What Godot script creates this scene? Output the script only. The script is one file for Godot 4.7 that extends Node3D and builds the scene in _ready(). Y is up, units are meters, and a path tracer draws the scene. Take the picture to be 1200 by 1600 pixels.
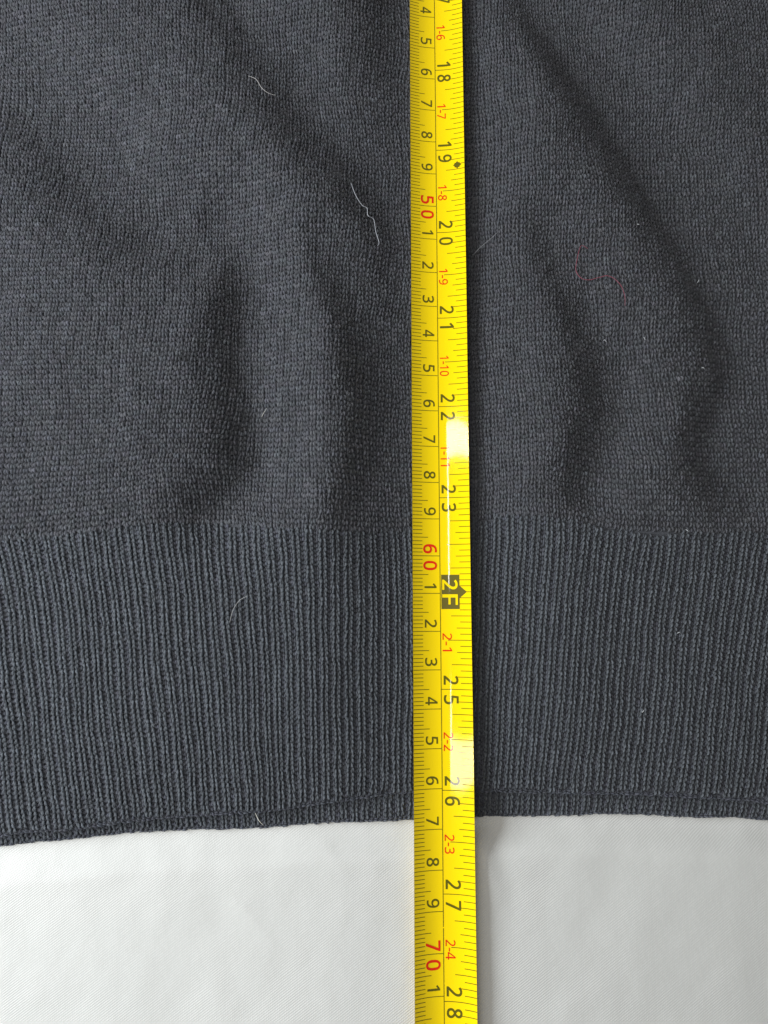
extends Node3D
# A dark knitted jumper hem on white cloth with a steel tape measure laid down it.
# Lengths below are centimetres; K turns them into metres. x runs to the right, z towards the
# bottom of the picture, y up; y = 0 is about where the tape rests on the jumper.

const K := 0.01
const TAPE_LEFT := 0.764      # left edge of the blade
const TAPE_WIDE := 1.536
const TAPE_ZERO := -61.217    # where the tape's zero would lie
const CLOTH_Y := -0.39
const RIB_PITCH := 0.337
const COURSE := 0.135
const WALE := 0.2
const RIB_COURSE := 0.118

var rng := RandomNumberGenerator.new()
var soft := FastNoiseLite.new()
var fine := FastNoiseLite.new()
var yarn: StandardMaterial3D
var fibre: StandardMaterial3D
var skin: ImageTexture      # the faint unevenness of the tape's lacquer

# the lie of the knitted front: a height grid filled once
const GX0 := -17.0
const GZ0 := -26.0
const GSTEP := 0.2
const GNX := 171
const GNZ := 181
var grid := PackedFloat32Array()

var crease_pts: Array[Vector2] = [Vector2(-17, 6.6), Vector2(-9.72, 5.95), Vector2(-8.1, 5.81), Vector2(-6.49, 5.61), Vector2(-4.87, 5.47), Vector2(-3.25, 5.37), Vector2(-1.63, 5.17), Vector2(0.65, 4.92), Vector2(2.36, 4.9), Vector2(4.08, 4.9), Vector2(6.52, 4.94), Vector2(8.15, 5.01), Vector2(9.77, 5.14), Vector2(17, 5.6)]
var hem_pts: Array[Vector2] = [Vector2(-17, 6.9), Vector2(-9.83, 6.31), Vector2(-8.2, 6.15), Vector2(-6.57, 5.98), Vector2(-4.93, 5.9), Vector2(-3.29, 5.86), Vector2(-1.64, 5.74), Vector2(0, 5.69), Vector2(0.74, 5.65), Vector2(2.39, 5.58), Vector2(3.29, 5.57), Vector2(4.94, 5.54), Vector2(5.93, 5.51), Vector2(7.41, 5.55), Vector2(8.56, 5.59), Vector2(9.87, 5.66), Vector2(17, 6.1)]
var ribtop_pts: Array[Vector2] = [Vector2(-17, -1.7), Vector2(-10.2, -1.65), Vector2(-6.82, -1.99), Vector2(-4.6, -2.03), Vector2(-2.56, -1.94), Vector2(0.68, -1.89), Vector2(3.41, -2.27), Vector2(5.12, -2.11), Vector2(6.81, -1.79), Vector2(10.21, -1.82), Vector2(17, -1.9)]


func _ready() -> void:
	rng.seed = 20417
	# ---- camera, surroundings, lamps, exposure -------------------------------------------------
	var cam := Camera3D.new()
	cam.name = "camera"
	cam.fov = 71.513
	cam.near = 0.005
	cam.far = 20.0
	cam.position = Vector3(0, 0.1913, 0)
	cam.rotation_degrees = Vector3(-82.822, 0, 0)
	add_child(cam)
	cam.current = true

	var env := Environment.new()
	env.background_mode = Environment.BG_COLOR
	env.background_color = Color(0.60, 0.61, 0.63)
	env.background_energy_multiplier = 0.36
	env.tonemap_mode = Environment.TONE_MAPPER_LINEAR
	env.tonemap_exposure = 1.12
	env.sdfgi_enabled = true
	env.ssao_enabled = true
	env.ssil_enabled = true
	var around := WorldEnvironment.new()
	around.name = "surroundings"
	around.environment = env
	add_child(around)

	# two long ceiling lamps to the left, one thin tube between their near ends, and a window low on the left
	area_lamp("ceiling_lamp", Vector3(-0.56, 0.9, -0.287), Vector2(0.98, 0.057), 0.25, Color(1.0, 0.985, 0.96), 4.5)
	area_lamp("ceiling_lamp", Vector3(-0.56, 0.9, 0.271), Vector2(0.98, 0.073), 0.20, Color(1.0, 0.985, 0.96), -4.5)
	area_lamp("tube_lamp", Vector3(-0.092, 0.9, -0.125), Vector2(0.017, 0.19), 0.024, Color(1.0, 0.985, 0.96))
	area_lamp("tube_lamp", Vector3(-0.098, 0.9, 0.165), Vector2(0.008, 0.09), 0.0095, Color(1.0, 0.985, 0.96))
	var w := area_lamp("window_light", Vector3(-0.44, 0.22, -0.03), Vector2(0.44, 0.20), 0.41, Color(0.95, 0.975, 1.0))
	w.look_at_from_position(w.position, Vector3(0, 0, -0.01), Vector3.UP)

	# ---- materials -----------------------------------------------------------------------------
	soft.seed = 5
	soft.noise_type = FastNoiseLite.TYPE_SIMPLEX_SMOOTH
	soft.frequency = 0.16
	fine.seed = 11
	fine.noise_type = FastNoiseLite.TYPE_SIMPLEX_SMOOTH
	fine.frequency = 0.9
	yarn = StandardMaterial3D.new()
	yarn.vertex_color_use_as_albedo = true
	yarn.roughness = 0.9
	yarn.metallic_specular = 0.3
	yarn.rim_enabled = true
	yarn.rim = 0.35
	yarn.rim_tint = 0.8
	yarn.backlight_enabled = true
	yarn.backlight = Color(1.22, 1.22, 1.22)
	fibre = yarn.duplicate()
	fibre.rim = 0.2

	# ---- the things ----------------------------------------------------------------------------
	var uneven: FastNoiseLite = fine.duplicate()
	uneven.frequency = 0.035
	skin = ImageTexture.create_from_image(uneven.get_seamless_image(256, 256))
	fill_grid()
	build_cloth()
	build_sweater()
	build_tape()
	build_lint()


func area_lamp(called: String, at: Vector3, size: Vector2, energy: float, tint: Color, yaw := 0.0) -> AreaLight3D:
	# a flat lamp that faces the floor, turned about its own upright axis by yaw degrees
	var l := AreaLight3D.new()
	l.name = called
	l.area_size = size
	l.light_energy = energy
	l.light_color = tint
	l.shadow_enabled = true
	l.area_range = 4.0
	l.area_attenuation = 2.0
	add_child(l, true)
	l.position = at
	l.basis = Basis(Vector3.UP, deg_to_rad(-yaw)) * Basis(Vector3.RIGHT, -PI / 2)
	return l


# ---- helpers ---------------------------------------------------------------------------------------

func along(pts: Array[Vector2], x: float) -> float:
	for i in pts.size() - 1:
		if x <= pts[i + 1].x or i == pts.size() - 2:
			var t := clampf((x - pts[i].x) / (pts[i + 1].x - pts[i].x), 0.0, 1.0)
			var a := pts[maxi(i - 1, 0)].y
			var d := pts[mini(i + 2, pts.size() - 1)].y
			return cubic_interpolate(pts[i].y, pts[i + 1].y, a, d, t)
	return pts[0].y


func part(called: String, mesh: Mesh, m: Material, parent: Node, stuff := false) -> MeshInstance3D:
	var o := MeshInstance3D.new()
	o.name = called
	o.mesh = mesh
	o.material_override = m
	if stuff:
		o.set_meta("kind", "stuff")
	parent.add_child(o, true)
	return o


func thing(called: String, label: String, category: String, group := "") -> Node3D:
	var o := Node3D.new()
	o.name = called
	o.set_meta("label", label)
	o.set_meta("category", category)
	if group != "":
		o.set_meta("group", group)
	add_child(o, true)
	return o


# a tube through points (metres), with a radius at each; adds to an indexed SurfaceTool
func tube(st: SurfaceTool, base: int, pts: PackedVector3Array, radii: PackedFloat32Array, sides: int, c: Color) -> int:
	var n := pts.size()
	for i in n:
		var t := (pts[mini(i + 1, n - 1)] - pts[maxi(i - 1, 0)]).normalized()
		var up := Vector3.UP if absf(t.y) < 0.9 else Vector3.RIGHT
		var a := t.cross(up).normalized()
		var b := a.cross(t)
		for k in sides:
			var q := TAU * k / sides
			var nn := a * cos(q) + b * sin(q)
			st.set_color(c)
			st.set_normal(nn)
			st.add_vertex(pts[i] + nn * radii[i])
	for i in n - 1:
		for k in sides:
			var p0 := base + i * sides + k
			var p1 := base + i * sides + (k + 1) % sides
			st.add_index(p0)
			st.add_index(p1)
			st.add_index(p0 + sides)
			st.add_index(p1)
			st.add_index(p1 + sides)
			st.add_index(p0 + sides)
	return base + n * sides


func sheet(xs: PackedFloat32Array, zs: PackedFloat32Array, height: Callable, uv_size: Vector2, c := Color.WHITE) -> ArrayMesh:
	var v := PackedVector3Array()
	var uv := PackedVector2Array()
	var col := PackedColorArray()
	var ix := PackedInt32Array()
	for z in zs:
		for x in xs:
			v.append(Vector3(x, height.call(x, z), z) * K)
			uv.append(Vector2(x / uv_size.x, z / uv_size.y))
			col.append(c)
	var w := xs.size()
	for j in zs.size() - 1:
		for i in w - 1:
			var p := j * w + i
			ix.append_array([p, p + 1, p + w, p + 1, p + w + 1, p + w])
	var a := []
	a.resize(Mesh.ARRAY_MAX)
	a[Mesh.ARRAY_VERTEX] = v
	a[Mesh.ARRAY_TEX_UV] = uv
	a[Mesh.ARRAY_COLOR] = col
	a[Mesh.ARRAY_INDEX] = ix
	var st := SurfaceTool.new()
	st.create_from_arrays(a)
	st.generate_normals()
	return st.commit()


func spread(a: float, b: float, step: float) -> PackedFloat32Array:
	var out := PackedFloat32Array()
	var n := int(ceil((b - a) / step))
	for i in n + 1:
		out.append(a + (b - a) * i / n)
	return out


# ---- the lie of the cloth and the knit --------------------------------------------------------------

func far_from(p: Vector2, line: Array) -> Vector2:
	# distance to a furrow's line, and which side: -1 on its left (seen down the picture) to 1 on its right
	var best := 1e9
	var side := 0.0
	for i in line.size() - 1:
		var a: Vector2 = line[i]
		var d: Vector2 = line[i + 1] - a
		var t := clampf((p - a).dot(d) / d.length_squared(), 0.0, 1.0)
		var off := p - a - d * t
		if off.length_squared() < best:
			best = off.length_squared()
			side = -d.normalized().cross(off.normalized())
	return Vector2(sqrt(best), side)


func fill_grid() -> void:
	# furrows of the knitted front: line, depth, half width
	# furrows of the knitted front: line, depth, width of the steep side, width of the slow side
	var furrows := [
		[[Vector2(-15, -16.9), Vector2(-10.6, -15.1), Vector2(-8.9, -13.4), Vector2(-7.9, -11.7), Vector2(-6.6, -10.7), Vector2(-5.2, -10.2)], 0.62, 1.5, 2.2],
		[[Vector2(-4.6, -10.6), Vector2(-4.0, -9.6), Vector2(-3.8, -8.46), Vector2(-3.8, -6.62), Vector2(-3.55, -4.6), Vector2(-3.5, -3.4), Vector2(-4.5, -2.3)], 0.62, 0.95, 1.5],
		[[Vector2(-5.5, -19.5), Vector2(-4.0, -17.1), Vector2(-2.4, -14.6), Vector2(-0.8, -12.8), Vector2(0.7, -11.5)], 0.54, 1.3, 1.9],
		[[Vector2(-1.6, -9.9), Vector2(-0.9, -8.3), Vector2(-0.2, -7.0), Vector2(0.45, -5.2), Vector2(0.1, -3.7), Vector2(-0.6, -2.7)], 0.32, 0.85, 1.0],
		[[Vector2(3.0, -20.5), Vector2(4.7, -17.5), Vector2(6.6, -14.9), Vector2(8.0, -12.4), Vector2(9.25, -10.1), Vector2(10.35, -8.0), Vector2(10.5, -5.9), Vector2(9.7, -4.2)], 0.72, 1.15, 1.6],
		[[Vector2(4.6, -10.4), Vector2(5.2, -8.8), Vector2(6.1, -6.7), Vector2(6.2, -5.2), Vector2(5.5, -3.2)], 0.36, 0.85, 1.3],
	]
	for j in GNZ:
		for i in GNX:
			var p := Vector2(GX0 + i * GSTEP, GZ0 + j * GSTEP)
			var rim := along(ribtop_pts, p.x)
			var h := 0.0
			var deep := 0.0
			for f in furrows:
				var d := far_from(p, f[0])
				var q := d.x / lerpf(f[2], f[3], smoothstep(-1.0, 1.0, d.y))
				deep += pow(1.12 * float(f[1]) * exp(-q * q), 3.0)
			h = -pow(deep, 1.0 / 3.0)
			h += soft.get_noise_2d(p.x * 1.6, p.y * 1.3) * 0.09 + soft.get_noise_2d(p.x * 4.0 + 40.0, p.y * 3.0) * 0.025
			h += 0.74 - 0.05 * maxf(0.0, -3.0 - p.x) - 0.16 * smoothstep(1.0, 4.0, p.x) - 0.065 * maxf(0.0, p.x - 3.5)
			h = -0.2 + 0.07 * log(1.0 + exp((h + 0.2) / 0.07))      # never sinks into the cloth
			# the body lies fuller than the rib; the rib flattens towards its end
			var b := smoothstep(rim + 2.2, rim - 1.6, p.y)
			var r := 0.05 + soft.get_noise_2d(p.x * 2.6 + 9.0, p.y * 0.7) * 0.045 + (0.2 - 0.028 * maxf(0.0, -2.0 - p.x) - 0.035 * maxf(0.0, p.x - 3.0)) * smoothstep(0.1, 2.6, along(crease_pts, p.x) - p.y)
			h = lerpf(r, h, b)
			# a little gather where body meets rib
			h += 0.035 * exp(-pow((p.y - rim + 0.25) / 0.3, 2.0))
			# pressed flat under the tape
			var near := smoothstep(3.3, 0.85, 1.53 - p.x) if p.x < 1.53 else smoothstep(3.6, 0.85, p.x - 1.53)
			h = lerpf(h, minf(h, 0.0) * 0.35 - 0.065, near)
			# the front's end drops onto the layer beneath it
			var drop := along(crease_pts, p.x) - p.y
			h -= 0.03 * smoothstep(0.3, 0.0, drop)
			grid.append(h)


func lie(x: float, z: float) -> float:
	var u := clampf((x - GX0) / GSTEP, 0.0, GNX - 1.001)
	var v := clampf((z - GZ0) / GSTEP, 0.0, GNZ - 1.001)
	var i := int(u)
	var j := int(v)
	u -= i
	v -= j
	var p := j * GNX + i
	return lerpf(lerpf(grid[p], grid[p + 1], u), lerpf(grid[p + GNX], grid[p + GNX + 1], u), v)


func back_lie(x: float, z: float) -> float:
	return -0.235 + soft.get_noise_2d(x * 2.0 + 70.0, z * 1.5) * 0.015 - 0.03 * smoothstep(0.35, 0.0, along(hem_pts, x) - z)


func cloth_lie(x: float, z: float) -> float:
	var h := CLOTH_Y + 0.30 * smoothstep(0.08, 1.0, z - along(hem_pts, x)) + soft.get_noise_2d(x * 0.9 + 31.0, z * 1.1 + 8.0) * 0.05 + soft.get_noise_2d(x * 3.0, z * 2.4 + 60.0) * 0.014
	# a few soft creases seen beside the tape
	h += 0.05 * exp(-pow((x - 2.62 - (z - 6.5) * 0.28) / 0.22, 2.0)) * smoothstep(5.4, 6.2, z) * smoothstep(8.2, 6.6, z)
	h += 0.012 * exp(-pow((x + 3.45 - (z - 7.9) * 0.9) / 0.10, 2.0)) * smoothstep(7.3, 7.8, z) * smoothstep(9.0, 8.2, z)
	h += 0.011 * exp(-pow((x + 1.4 - (z - 6.4) * 0.8) / 0.12, 2.0)) * smoothstep(5.9, 6.3, z) * smoothstep(7.3, 6.7, z)
	h -= 0.08 * smoothstep(8.8, 12.0, x) * smoothstep(3.0, 7.0, z)
	return h


func build_cloth() -> void:
	# diagonal weave, drawn as tone and fine relief; one tile is 0.9 x 0.66 cm
	var n := 120
	var tone := Image.create(n, n, false, Image.FORMAT_RGB8)
	var relief := Image.create(n, n, false, Image.FORMAT_RGB8)
	var r2 := RandomNumberGenerator.new()
	r2.seed = 3
	var pick := PackedFloat32Array()
	for i in 400:
		pick.append(r2.randf_range(-1.0, 1.0))
	for y in n:
		for x in n:
			var q := (float(x) / n + float(y) / n) * 10.0     # along the twill, ten lines a tile
			var line := fposmod(q, 1.0)
			var cell := int(floor(fposmod(float(x) / n * 20.0, 20.0)))
			var ridge := pow(sin(PI * line), 0.8)
			var across := absf(sin(PI * float(x) / n * 20.0))
			var h := ridge * (0.72 + 0.28 * across)
			var w := pick[(int(fposmod(floor(q), 10.0)) * 20 + cell) % 400]
			h = clampf(h * (1.0 + 0.12 * w), 0.0, 1.0)
			relief.set_pixel(x, y, Color(h, h, h))
			var t := 0.79 + 0.018 * h + 0.007 * w
			tone.set_pixel(x, y, Color(t, t * 0.997, t * 0.972))
	var m := StandardMaterial3D.new()
	m.albedo_texture = ImageTexture.create_from_image(tone)
	m.heightmap_enabled = true
	m.heightmap_texture = ImageTexture.create_from_image(relief)
	m.heightmap_scale = 0.0065
	m.roughness = 0.62
	m.metallic_specular = 0.35
	var xs := PackedFloat32Array([-60, -40, -28, -20, -16])
	xs.append_array(spread(-13.0, 13.0, 0.1))
	xs.append_array([16, 20, 28, 40, 60])
	var zs := PackedFloat32Array([-60, -40, -26, -15, -6, 0])
	zs.append_array(spread(3.0, 13.0, 0.1))
	zs.append_array([16, 22, 30, 44, 60])
	var o := MeshInstance3D.new()
	o.name = "white_cloth"
	o.mesh = sheet(xs, zs, cloth_lie, Vector2(0.9, 0.66))
	o.material_override = m
	o.set_meta("label", "white satin cloth with a fine diagonal weave under the jumper and tape")
	o.set_meta("category", "cloth")
	add_child(o, true)


# ---- the jumper -------------------------------------------------------------------------------------

# one knit stitch: two slanting legs of two-ply yarn, in its own axes (x across, y out of the cloth, -z up the wale)
func stitch_mesh(wide: float, tall: float, sides: int, steps: int, plies: int, tones: Array, thick: float, inner: float, outer: float, cool := 1.0) -> ArrayMesh:
	var st := SurfaceTool.new()
	st.begin(Mesh.PRIMITIVE_TRIANGLES)
	var base := 0
	var lean := rng.randf_range(-0.03, 0.03)
	for s in [-1.0, 1.0]:
		var twist := rng.randf_range(0.0, TAU)
		for p in plies:
			var pts := PackedVector3Array()
			var radii := PackedFloat32Array()
			for i in steps + 1:
				var t := float(i) / steps
				var e := t * t * (3.0 - 2.0 * t)
				var u: float = s * wide * lerpf(inner, outer, e) + wide * lean * (t - 0.5)
				var v := (-0.58 + 1.22 * t) * tall
				var bow := sin(PI * t)
				var y := 0.085 * pow(bow, 0.8) - 0.06
				var a: float = twist + PI * p + t * PI * 1.3 * s
				var off: float = thick * 0.52 * (1.0 if plies > 1 else 0.0)
				pts.append(Vector3(u + cos(a) * off, y + sin(a) * off, -v) * K)
				radii.append((thick * (0.62 if plies > 1 else 1.0)) * (0.4 + 0.6 * pow(bow, 0.7)) * K)
			var g: float = tones[p]
			base = tube(st, base, pts, radii, sides, Color(g / cool, g, g * cool))
	return st.commit()


func yarn_tone() -> Color:
	# marled charcoal wool: tone differs from stitch to stitch, with a faint tint
	var g := 0.345 * exp(rng.randfn(0.0, 0.075))
	return Color(g * rng.randf_range(0.96, 1.0), g * rng.randf_range(0.98, 1.01), g * rng.randf_range(1.045, 1.08))


func rib_tone() -> Color:
	var c := yarn_tone()
	return Color(c.r * 0.965, c.g * 0.985, c.b * 1.03)


func surface_basis(x: float, z: float, across: Vector2, up: Vector2, height: Callable) -> Basis:
	var e := 0.08
	var h: float = height.call(x, z)
	var a := Vector3(across.x, (height.call(x + across.x * e, z + across.y * e) - h) / e, across.y)
	var b := Vector3(up.x, (height.call(x + up.x * e, z + up.y * e) - h) / e, up.y)
	return Basis(a, b.cross(a).normalized() * -1.0 if b.cross(a).y < 0.0 else b.cross(a).normalized(), -b)


func put(buffer: PackedFloat32Array, b: Basis, o: Vector3, c: Color) -> void:
	buffer.append_array([b.x.x, b.y.x, b.z.x, o.x, b.x.y, b.y.y, b.z.y, o.y, b.x.z, b.y.z, b.z.z, o.z, c.r, c.g, c.b, 1.0])


func many(called: String, mesh: Mesh, m: Material, buffer: PackedFloat32Array, parent: Node) -> void:
	var mm := MultiMesh.new()
	mm.transform_format = MultiMesh.TRANSFORM_3D
	mm.use_colors = true
	mm.mesh = mesh
	mm.instance_count = buffer.size() / 16
	mm.buffer = buffer
	var o := MultiMeshInstance3D.new()
	o.name = called
	o.multimesh = mm
	o.material_override = m
	o.set_meta("kind", "stuff")
	parent.add_child(o, true)


func body_x(i: float, z: float) -> float:
	# wales wander a little and open out towards the top left
	var x := i * WALE
	return x + soft.get_noise_2d(x * 0.8 + 3.0, z * 0.8 - 12.0) * 0.30 + fine.get_noise_2d(x * 0.5, z * 0.3) * 0.02


func rib_x(i: float, z: float, phase := 0.0) -> float:
	var x := (i + phase) * RIB_PITCH
	x *= 1.0 - 0.019 * (z + 2.0)
	return x + soft.get_noise_2d(x * 1.2 + 55.0, z * 0.8) * 0.12 + fine.get_noise_2d(x * 1.1 + 20.0, z * 0.6) * 0.022


func build_sweater() -> void:
	var t := thing("sweater", "dark charcoal knitted jumper with a deep ribbed hem lying on white cloth", "sweater")
	t.position = Vector3.ZERO
	var dark := StandardMaterial3D.new()
	dark.albedo_color = Color(0.09, 0.094, 0.105).linear_to_srgb()
	dark.roughness = 1.0
	dark.metallic_specular = 0.1

	# the plain knitted body: a ground of yarn seen between stitches, and the stitches themselves
	var body_ground := func(x, z): return lie(x, z) - 0.075
	var body := part("knitted_body", wavy_sheet(body_ground, func(_x): return -25.0, func(x): return along(ribtop_pts, x) - 0.02, 120, 15.6), dark, t)
	var kinds := []
	var bufs: Array[PackedFloat32Array] = []
	for k in 4:
		kinds.append(stitch_mesh(WALE, COURSE, 5, 6, 2, [rng.randf_range(0.86, 0.95), rng.randf_range(1.0, 1.12)], 0.046, 0.16, 0.32))
		bufs.append(PackedFloat32Array())
	for j in 172:
		for i in range(-79, 80):
			var z0 := -2.0 - (j + 0.5) * COURSE
			var x0 := body_x(i, z0)
			var rim := along(ribtop_pts, x0)
			var z := z0 + (rim + 2.0) * exp((z0 + 2.0) * 0.35) + soft.get_noise_2d(x0 * 1.1 + 90.0, z0 * 0.6) * 0.12
			var nx := body_x(i + 1, z0) - x0
			var uz := COURSE
			var ux := body_x(i, z0 - COURSE) - x0
			var b := surface_basis(x0, z, Vector2(nx / WALE, rng.randfn(0.0, 0.04)), Vector2(ux / COURSE, -uz / COURSE), lie)
			b = b * Basis.from_scale(Vector3(rng.randf_range(0.95, 1.06), rng.randf_range(0.85, 1.2), rng.randf_range(0.95, 1.08)))
			var o := Vector3(x0 + rng.randfn(0, 0.004), lie(x0, z) - 0.05 + rng.randfn(0, 0.006), z + rng.randfn(0, 0.005))
			put(bufs[rng.randi() % 4], b, o * K, yarn_tone())
	for k in 4:
		many("knit_stitches", kinds[k], yarn, bufs[k], body)

	# the ribbed hem: every rib is a chain of stitches standing proud of a purl furrow
	var rib_ground := func(x, z): return lie(x, minf(z, along(crease_pts, x))) - 0.095
	var hem := part("ribbed_hem", wavy_sheet(rib_ground, func(x): return along(ribtop_pts, x) - 0.1, func(x): return along(crease_pts, x) - 0.03, 44, 13.0), dark, t)
	var rib_kinds := []
	for k in 8:
		var c := 0.375 * exp(rng.randfn(0.0, 0.07))
		rib_kinds.append(stitch_mesh(0.20, RIB_COURSE, 5, 5, 2, [c * rng.randf_range(0.86, 0.96), c * rng.randf_range(1.0, 1.12)], 0.044, 0.26, 0.39, 1.06))
	var furrow := stitch_mesh(0.2, RIB_COURSE, 5, 5, 2, [0.9, 1.1], 0.046, 0.05, 0.36)
	var purls := PackedFloat32Array()
	for i in range(-46, 47):
		add_rib(hem, i, rib_kinds, 0, purls)
	many("furrow_stitches", furrow, yarn, purls, hem)

	# the back layer, which shows below the front's end as a narrow ribbed strip
	var back_ground := func(x, z): return back_lie(x, z) - 0.08
	var back := part("back_hem", wavy_sheet(back_ground, func(x): return along(crease_pts, x) - 1.0, func(x): return along(hem_pts, x) - 0.07, 12, 13.0), dark, t)
	var back_purls := PackedFloat32Array()
	for i in range(-48, 48):
		add_rib(back, i, rib_kinds, 1, back_purls)
	many("furrow_stitches", furrow, yarn, back_purls, back)

	# the cast-off row that closes the front's end, and the one at the back's end
	var chain := PackedFloat32Array()
	for layer in 2:
		var x := -13.2
		while x < 13.2:
			var z := along(crease_pts if layer == 0 else hem_pts, x) - (0.02 if layer == 0 else 0.05)
			var y := (lie(x, z) - 0.095 if layer == 0 else back_lie(x, z) - 0.075)
			var b := Basis(Vector3.UP, PI / 2 + rng.randfn(0, 0.3 if layer == 0 else 0.07)) * Basis.from_scale(Vector3(rng.randf_range(0.5, 0.8), rng.randf_range(0.8, 1.3), rng.randf_range(0.8, 1.2)))
			put(chain, b, Vector3(x, y + rng.randfn(0, 0.006), z + rng.randfn(0, 0.007)) * K, rib_tone())
			x += 0.125
	many("cast_off_edge", kinds[0], yarn, chain, t)

	build_fuzz(t)


func wavy_sheet(height: Callable, from: Callable, to: Callable, rows: int, half: float) -> ArrayMesh:
	# rows run from one wavy edge to another, so that the sheet ends where the knit ends
	var v := PackedVector3Array()
	var ix := PackedInt32Array()
	var xs := spread(-half, half, 0.15)
	for j in rows + 1:
		for x in xs:
			var z := lerpf(from.call(x), to.call(x), float(j) / rows)
			v.append(Vector3(x, height.call(x, z), z) * K)
	var w := xs.size()
	for j in rows:
		for i in w - 1:
			var p := j * w + i
			ix.append_array([p, p + 1, p + w, p + 1, p + w + 1, p + w])
	var a := []
	a.resize(Mesh.ARRAY_MAX)
	a[Mesh.ARRAY_VERTEX] = v
	a[Mesh.ARRAY_INDEX] = ix
	var st := SurfaceTool.new()
	st.create_from_arrays(a)
	st.generate_normals()
	return st.commit()


func add_rib(parent: Node, i: int, kinds: Array, layer: int, purls: PackedFloat32Array) -> void:
	var st := SurfaceTool.new()
	st.begin(Mesh.PRIMITIVE_TRIANGLES)
	var phase := 0.0 if layer == 0 else 0.37
	var tall := RIB_COURSE
	var height := lie if layer == 0 else back_lie
	var at_top := rib_x(i, -2.0, phase)
	var z := along(ribtop_pts, at_top) + rng.randf_range(-0.12, 0.1) if layer == 0 else along(crease_pts, at_top) - 0.5
	var count := 0
	while true:
		var x := rib_x(i, z, phase)
		var stop := along(crease_pts, x) if layer == 0 else along(hem_pts, x)
		if z > stop - 0.06:
			break
		var ux := (rib_x(i, z - 0.1, phase) - x) / 0.1
		var nx := (rib_x(i + 1, z, phase) - x) / RIB_PITCH
		var b := surface_basis(x, z, Vector2(nx, 0), Vector2(ux, -1), height)
		b = b * Basis.from_scale(Vector3(rng.randf_range(0.95, 1.07), rng.randf_range(0.85, 1.15), rng.randf_range(1.02, 1.15)))
		var lift := 0.012 * smoothstep(0.0, 0.5, z - along(ribtop_pts, x)) if layer == 0 else 0.0
		var o := Vector3(x + rng.randfn(0, 0.004), height.call(x, z) - 0.045 + lift + rng.randfn(0, 0.006), z)
		st.append_from(kinds[rng.randi() % kinds.size()], 0, Transform3D(b, o * K))
		# the purl bumps in the furrow to the right
		var xm := rib_x(i + 0.5, z, phase)
		var bp := surface_basis(xm, z, Vector2(nx, rng.randfn(0, 0.35)), Vector2(ux, -1), height)
		bp = bp * Basis.from_scale(Vector3(rng.randf_range(0.85, 1.1), 1.0, rng.randf_range(0.85, 1.2)))
		put(purls, bp, Vector3(xm, height.call(xm, z) - 0.079 + rng.randfn(0, 0.006), z + 0.03) * K, rib_tone())
		z += tall * rng.randf_range(0.96, 1.04)
		count += 1
	if count:
		part("rib", st.commit(), yarn, parent)


func build_fuzz(t: Node) -> void:
	# loose wool fibres standing off the yarn
	var kinds := []
	for k in 6:
		var st := SurfaceTool.new()
		st.begin(Mesh.PRIMITIVE_TRIANGLES)
		var pts := PackedVector3Array()
		var radii := PackedFloat32Array()
		var p := Vector3.ZERO
		var dir := Vector3(1, 0.55, 0).normalized()
		var turn := rng.randf_range(-0.5, 0.5)
		for i in 7:
			pts.append(p * K)
			radii.append(0.002 * K * (1.0 - 0.5 * i / 6.0))
			p += dir * 0.055
			dir = (dir + Vector3(rng.randf_range(-0.3, 0.3), -0.16, turn + rng.randf_range(-0.3, 0.3))).normalized()
		tube(st, 0, pts, radii, 3, Color.WHITE)
		kinds.append(st.commit())
	var bufs: Array[PackedFloat32Array] = []
	for k in 6:
		bufs.append(PackedFloat32Array())
	for n in 260000:
		var x := rng.randf_range(-12.5, 12.5)
		var z := rng.randf_range(-19.5, 6.3)
		var end := along(crease_pts, x)
		var y := 0.0
		if z < end:
			y = lie(x, z) - 0.03
		elif z < along(hem_pts, x) - 0.02:
			y = back_lie(x, z) - 0.03
		else:
			continue
		var b := Basis(Vector3.UP, rng.randf_range(0, TAU)) * Basis(Vector3.RIGHT, rng.randf_range(-0.5, 0.5))
		var s := rng.randf_range(0.2, 0.4) if z > end + 0.1 else rng.randf_range(0.3, 0.8) if rng.randf() < 0.985 or z > end - 0.2 else rng.randf_range(0.9, 1.6)
		b = b * Basis.from_scale(Vector3(s, rng.randf_range(0.3, 1.0), s))
		var g := 0.30 * exp(rng.randfn(0.0, 0.28))
		put(bufs[n % 6], b, Vector3(x, y, z) * K, Color(g, g * 1.01, g * 1.05))
	for k in 6:
		many("wool_fuzz", kinds[k], fibre, bufs[k], t)


# ---- the tape measure -------------------------------------------------------------------------------

var bend := [[30.0, 0.06], [40.0, 0.03], [44.0, -0.01], [48.0, 0.0], [52.0, 0.03], [56.0, 0.0], [59.0, 0.0], [62.0, 0.01], [65.0, 0.05], [67.0, 0.03], [69.0, -0.01], [72.0, -0.03], [76.0, -0.03], [84.0, -0.03]]


func tape_rise(s: float) -> float:
	for i in bend.size() - 1:
		if s <= bend[i + 1][0]:
			var t: float = (s - bend[i][0]) / (bend[i + 1][0] - bend[i][0])
			return cubic_interpolate(bend[i][1], bend[i + 1][1], bend[maxi(i - 1, 0)][1], bend[mini(i + 2, bend.size() - 1)][1], t)
	return bend[-1][1]


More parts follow.
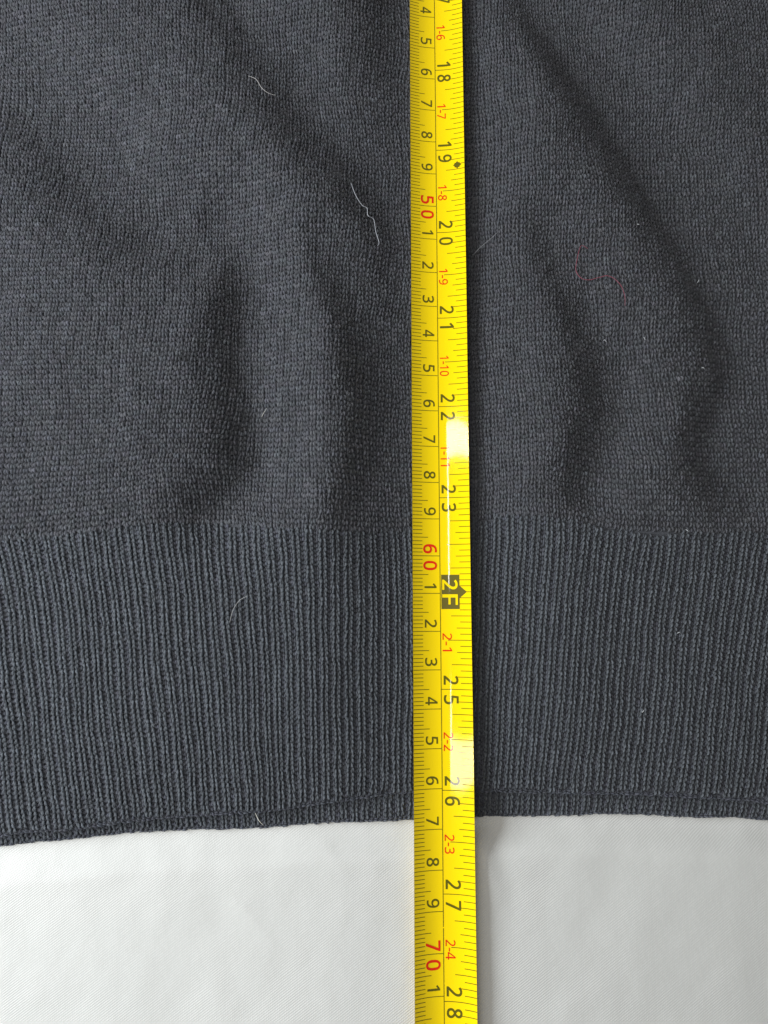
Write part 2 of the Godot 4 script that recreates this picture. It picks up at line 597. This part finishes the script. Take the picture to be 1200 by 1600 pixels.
# a point of the blade: s along the tape, w across from the left edge, up = height above the printed face
func on_tape(s: float, w: float, up := 0.0) -> Vector3:
	var half := TAPE_WIDE * 0.5
	var q := (w - half) / half
	var sag := lerpf(0.15, 0.185, smoothstep(64.0, 73.0, s))
	var slope := 2.0 * sag * q / half
	var n := Vector2(-slope, 1.0).normalized()
	return Vector3(TAPE_LEFT + w + n.x * up, 0.02 + tape_rise(s) + sag * q * q + n.y * up, TAPE_ZERO + s) * K


func glossy(c: Color) -> StandardMaterial3D:
	var m := StandardMaterial3D.new()
	m.albedo_color = c
	m.roughness = 0.07
	m.metallic_specular = 0.28
	m.heightmap_enabled = true
	m.heightmap_texture = skin
	m.heightmap_scale = 0.0005
	m.uv1_triplanar = true
	m.uv1_world_triplanar = true
	m.uv1_scale = Vector3.ONE * 80.0
	m.clearcoat_enabled = true
	m.clearcoat = 1.0
	m.clearcoat_roughness = 0.05
	return m


func mark(st: SurfaceTool, s0: float, s1: float, w0: float, w1: float, up: float) -> void:
	# a printed stroke that follows the curve of the blade
	var n := maxi(1, int(ceil((w1 - w0) / 0.08)))
	for i in n:
		var a := lerpf(w0, w1, float(i) / n)
		var b := lerpf(w0, w1, float(i + 1) / n)
		var q := [on_tape(s0, a, up), on_tape(s0, b, up), on_tape(s1, b, up), on_tape(s1, a, up)]
		for k in [0, 1, 2, 0, 2, 3]:
			st.add_vertex(q[k])


func glyph(parent: Node, called: String, text: String, m: Material, embolden: float, s_mid: float, w_low: float, w_high: float, wide: float, up := 0.004) -> void:
	# lettering reads down the tape: its top points to the right
	var f := SystemFont.new()
	f.font_names = PackedStringArray(["Droid Sans"])
	var tm := TextMesh.new()
	var fv := FontVariation.new()
	fv.base_font = f
	fv.variation_embolden = embolden
	tm.font = fv
	tm.font_size = 64
	tm.pixel_size = 0.01
	tm.depth = 0.0
	tm.curve_step = 1.0
	tm.text = text
	var src := tm.get_mesh_arrays()
	var v: PackedVector3Array = src[Mesh.ARRAY_VERTEX]
	var lo := Vector3(1e9, 1e9, 0)
	var hi := -lo
	for p in v:
		lo = lo.min(p)
		hi = hi.max(p)
	var span := hi - lo
	var ratio := wide / maxf(span.x, 0.001) if wide > 0.0 else (w_high - w_low) / span.y
	var outv := PackedVector3Array()
	var nor := PackedVector3Array()
	for p in v:
		var s := s_mid + (p.x - (lo.x + hi.x) * 0.5) * ratio
		var w := lerpf(w_low, w_high, (p.y - lo.y) / span.y)
		outv.append(on_tape(s, w, up))
		nor.append((on_tape(s, w, 1.0) - on_tape(s, w)).normalized())
	var a := []
	a.resize(Mesh.ARRAY_MAX)
	a[Mesh.ARRAY_VERTEX] = outv
	a[Mesh.ARRAY_NORMAL] = nor
	a[Mesh.ARRAY_INDEX] = src[Mesh.ARRAY_INDEX]
	var mesh := ArrayMesh.new()
	mesh.add_surface_from_arrays(Mesh.PRIMITIVE_TRIANGLES, a)
	part(called, mesh, m, parent)


func finish(st: SurfaceTool) -> ArrayMesh:
	st.index()
	st.generate_normals()
	return st.commit()


func build_tape() -> void:
	var t := thing("tape_measure", "yellow metal tape measure blade lying lengthways down the jumper and cloth", "tape measure")
	var yellow := glossy(Color(0.99, 0.705, 0.0).linear_to_srgb())
	var ink := glossy(Color(0.12, 0.105, 0.006).linear_to_srgb())
	var red := glossy(Color(0.82, 0.026, 0.004).linear_to_srgb())

	# the blade: a shallow trough of thin steel, face, underside and edges
	var st := SurfaceTool.new()
	st.begin(Mesh.PRIMITIVE_TRIANGLES)
	var n := 40
	var rows := spread(33.0, 82.0, 0.25)
	for side in 2:
		var up := 0.0 if side == 0 else -0.014
		for s in rows:
			for i in n + 1:
				var w := TAPE_WIDE * i / n
				st.set_normal((on_tape(s, w, 1.0) - on_tape(s, w)).normalized() * (1.0 if side == 0 else -1.0))
				st.add_vertex(on_tape(s, w, up))
	var under := rows.size() * (n + 1)
	for j in rows.size() - 1:
		for i in n:
			var p := j * (n + 1) + i
			for k in [p, p + 1, p + n + 1, p + 1, p + n + 2, p + n + 1]:
				st.add_index(k)
			for k in [p, p + n + 1, p + 1, p + 1, p + n + 1, p + n + 2]:
				st.add_index(k + under)
		for i in [0, n]:
			var p: int = j * (n + 1) + i
			for k in [p, p + n + 1, p + under, p + under, p + n + 1, p + n + 1 + under]:
				st.add_index(k)
	part("blade", st.commit(), yellow, t)

	# line down the middle, millimetre marks on the left, sixteenths of an inch on the right
	var mid := 0.735
	var up := 0.003
	st = SurfaceTool.new()
	st.begin(Mesh.PRIMITIVE_TRIANGLES)
	var cut := 69.22
	for s in spread(36.0, 80.0, 0.2):
		if absf(s + 0.1 - cut) > 0.1:
			mark(st, s, s + 0.2, mid - 0.009, mid + 0.009, up)
		else:
			mark(st, s, s + 0.17, mid - 0.009, mid + 0.009, up)
	part("centre_line", finish(st), ink, t)

	st = SurfaceTool.new()
	st.begin(Mesh.PRIMITIVE_TRIANGLES)
	for i in range(380, 790):
		var s := i * 0.1
		var reach := mid - 0.012 if i % 10 == 0 else 0.42 if i % 5 == 0 else 0.265
		mark(st, s - 0.0085, s + 0.0085, 0.004, reach, up)
	part("millimetre_marks", finish(st), ink, t, true)

	st = SurfaceTool.new()
	st.begin(Mesh.PRIMITIVE_TRIANGLES)
	for i in range(16 * 15, 16 * 31):
		var s := i * 2.54 / 16.0
		var k := i % 16
		if i == 24 * 16:
			mark(st, s - 0.009, s + 0.009, 1.42, TAPE_WIDE - 0.004, up)
			continue
		var from := mid + 0.012 if k == 0 else 0.93 if k == 8 else 1.02 if k % 4 == 0 else 1.16 if k % 2 == 0 else 1.25
		mark(st, s - 0.009, s + 0.009, from, TAPE_WIDE - 0.004, up)
	part("inch_marks", finish(st), ink, t, true)

	# centimetre numbers: units in black above their line, tens in red astride it
	for c in range(40, 78):
		if c % 10 == 0:
			glyph(t, "centimetre_number", str(c / 10), red, 0.55, c - 0.19, 0.285, 0.655, 0.25)
			glyph(t, "centimetre_number", "0", red, 0.55, c + 0.26, 0.285, 0.655, 0.25)
		else:
			glyph(t, "centimetre_number", str(c % 10), ink, 0.35, c - 0.205, 0.315, 0.635, 0.13 if c % 10 == 1 else 0.215)

	# inch numbers astride their lines; feet and inches in small red at the half inch before
	for inch in range(16, 31):
		var s := inch * 2.54
		if inch != 24:
			var d := str(inch)
			glyph(t, "inch_number", d[0], ink, 0.5, s - (0.185 if d[0] == "1" else 0.235), 0.80, 1.185, 0.155 if d[0] == "1" else 0.235, 0.0045)
			glyph(t, "inch_number", d[1], ink, 0.5, s + (0.22 if d[1] == "1" else 0.265), 0.80, 1.185, 0.155 if d[1] == "1" else 0.235, 0.0045)
		var at := (inch - 0.5) * 2.54 - 0.0
		if inch >= 16:
			var foot := "%d-%d" % [inch / 12, inch % 12]
			if inch == 24:
				foot = ""
			if foot != "":
				var wide := 0.47 if foot.length() == 3 else 0.58
				glyph(t, "feet_inch_number", foot, red, 0.05, at - 0.18 + wide * 0.5, 0.785, 1.03, wide, 0.0052)

	# the two-foot flag with its pointer
	st = SurfaceTool.new()
	st.begin(Mesh.PRIMITIVE_TRIANGLES)
	var f0 := 24 * 2.54
	mark(st, f0 - 0.455, f0 + 0.455, 0.765, 1.245, 0.0045)
	for i in 8:
		var a := 0.165 * (1.0 - i / 8.0)
		var b := 0.165 * (1.0 - (i + 1) / 8.0)
		var w0 := 1.2455 + 0.19 * i / 8.0
		var w1 := 1.2455 + 0.19 * (i + 1) / 8.0
		for q in [[f0 - a, w0], [f0 - b, w1], [f0 + b, w1], [f0 - a, w0], [f0 + b, w1], [f0 + a, w0]]:
			st.add_vertex(on_tape(q[0], q[1], 0.0045))
	var flag := part("foot_flag", finish(st), glossy(Color(0.14, 0.115, 0.02).linear_to_srgb()), t)
	glyph(flag, "foot_number", "2", yellow, 0.5, f0 - 0.19, 0.79, 1.20, 0.27, 0.007)
	glyph(flag, "foot_letter", "F", yellow, 0.5, f0 + 0.205, 0.79, 1.20, 0.28, 0.007)

	# the eight-pointed stud mark by nineteen inches
	st = SurfaceTool.new()
	st.begin(Mesh.PRIMITIVE_TRIANGLES)
	for i in 16:
		var r0 := 0.118 if i % 4 == 0 else 0.098 if i % 2 == 0 else 0.08
		var r1 := 0.118 if (i + 1) % 4 == 0 else 0.098 if (i + 1) % 2 == 0 else 0.08
		var a0 := TAU * i / 16
		var a1 := TAU * (i + 1) / 16
		st.add_vertex(on_tape(48.77, 1.335, 0.0055))
		st.add_vertex(on_tape(48.77 + cos(a0) * r0, 1.335 + sin(a0) * r0, 0.0055))
		st.add_vertex(on_tape(48.77 + cos(a1) * r1, 1.335 + sin(a1) * r1, 0.0055))
	part("stud_mark", finish(st), ink, t)


# ---- lint -------------------------------------------------------------------------------------------

func strand(called: String, label: String, category: String, pts: Array, thick: float, c: Color, over := 0.06, group := "") -> void:
	var curve := Curve3D.new()
	for i in pts.size():
		var p: Vector2 = pts[i]
		var before: Vector2 = pts[maxi(i - 1, 0)]
		var after: Vector2 = pts[mini(i + 1, pts.size() - 1)]
		var d := (after - before) / 6.0
		var y := maxf(lie(p.x, p.y), -0.2) + over + (0.03 if i % 3 == 1 else 0.0)
		curve.add_point(Vector3(p.x, y, p.y) * K, -Vector3(d.x, 0, d.y) * K, Vector3(d.x, 0, d.y) * K)
	curve.bake_interval = 0.0003
	var baked := curve.get_baked_points()
	var radii := PackedFloat32Array()
	for i in baked.size():
		var e := float(i) / maxf(1.0, baked.size() - 1)
		radii.append(thick * K * (0.55 + 0.45 * sqrt(sin(PI * clampf(e, 0.02, 0.98)))))
	var st := SurfaceTool.new()
	st.begin(Mesh.PRIMITIVE_TRIANGLES)
	tube(st, 0, baked, radii, 5, Color.WHITE)
	var m := StandardMaterial3D.new()
	m.albedo_color = c.linear_to_srgb()
	m.roughness = 0.7
	var o := part(called, st.commit(), m, self)
	o.set_meta("label", label)
	o.set_meta("category", category)
	if group != "":
		o.set_meta("group", group)


func build_lint() -> void:
	var white := Color(0.42, 0.43, 0.46)
	strand("thread", "wavy white thread lying on the knit just left of the tape's 50 mark", "thread", [Vector2(-0.94, -11.79), Vector2(-0.79, -11.37), Vector2(-0.61, -11.12), Vector2(-0.48, -11.06), Vector2(-0.45, -10.81), Vector2(-0.29, -10.74), Vector2(-0.23, -10.36), Vector2(-0.14, -10.04), Vector2(-0.18, -9.94)], 0.0095, white)
	strand("thread", "thin pinkish red thread curled on the knit right of the tape", "thread", [Vector2(5.73, -9.85), Vector2(5.54, -9.92), Vector2(5.43, -9.51), Vector2(5.40, -9.23), Vector2(5.52, -9.00), Vector2(5.75, -8.95), Vector2(6.02, -9.00), Vector2(6.23, -9.02), Vector2(6.45, -8.91), Vector2(6.62, -8.67), Vector2(6.68, -8.39), Vector2(6.69, -8.15)], 0.0085, Color(0.24, 0.05, 0.075))
	strand("hair", "short pale curved hair on the knit near the top left of the tape", "hair", [Vector2(-3.89, -14.96), Vector2(-3.67, -14.86), Vector2(-3.50, -14.60), Vector2(-3.30, -14.46), Vector2(-3.11, -14.42)], 0.0075, Color(0.42, 0.40, 0.38))
	strand("hair", "tiny pale hair sticking out over the hem's lower edge onto the white cloth", "hair", [Vector2(-3.30, 5.38), Vector2(-3.19, 5.56), Vector2(-3.09, 5.67)], 0.0095, Color(0.60, 0.58, 0.50), 0.06)
	strand("hair", "short straight pale hair below the dark fold left of the tape's 56 mark", "hair", [Vector2(-3.36, -5.02), Vector2(-3.28, -5.14), Vector2(-3.2, -5.26)], 0.0075, Color(0.45, 0.44, 0.40))
	strand("hair", "arched grey hair on the ribbed hem left of the tape's 62 mark", "hair", [Vector2(-4.05, 0.55), Vector2(-3.96, 0.22), Vector2(-3.80, -0.03), Vector2(-3.6, -0.14)], 0.008, Color(0.34, 0.34, 0.33))
	strand("hair", "long faint straight hair slanting on the knit right of the tape's 51 mark", "hair", [Vector2(2.52, -9.75), Vector2(2.75, -9.98), Vector2(3.02, -10.2), Vector2(3.22, -10.38)], 0.006, Color(0.30, 0.30, 0.31), 0.07)
	var specks := [Vector2(7.16, -10.54), Vector2(8.92, -9.03), Vector2(8.79, -6.37), Vector2(6.14, -7.18), Vector2(7.19, -7.20), Vector2(8.06, -1.88), Vector2(7.77, 0.83), Vector2(6.73, 2.82)]
	var where := ["highest white lint speck on the right of the jumper, above the dark fold", "white lint speck in the dark fold beside the right edge of the jumper", "brightest white lint speck right of the pink thread, beside the fold", "white lint speck below the pink thread's lower end, nearer the tape", "curled white lint speck under the pink thread, right of its twin", "white lint speck where the ribbing begins, at the right", "white lint speck midway down the ribbing at the right", "lowest white lint speck, low on the ribbing right of the tape"]
	for i in specks.size():
		var p: Vector2 = specks[i]
		var a := rng.randf_range(0, TAU)
		var d := Vector2(cos(a), sin(a)) * 0.045
		strand("lint_speck", where[i], "lint", [p - d, p + Vector2(d.y, d.x) * 0.6, p + d], 0.008, Color(0.55, 0.56, 0.56), 0.055, "white lint specks on the jumper")
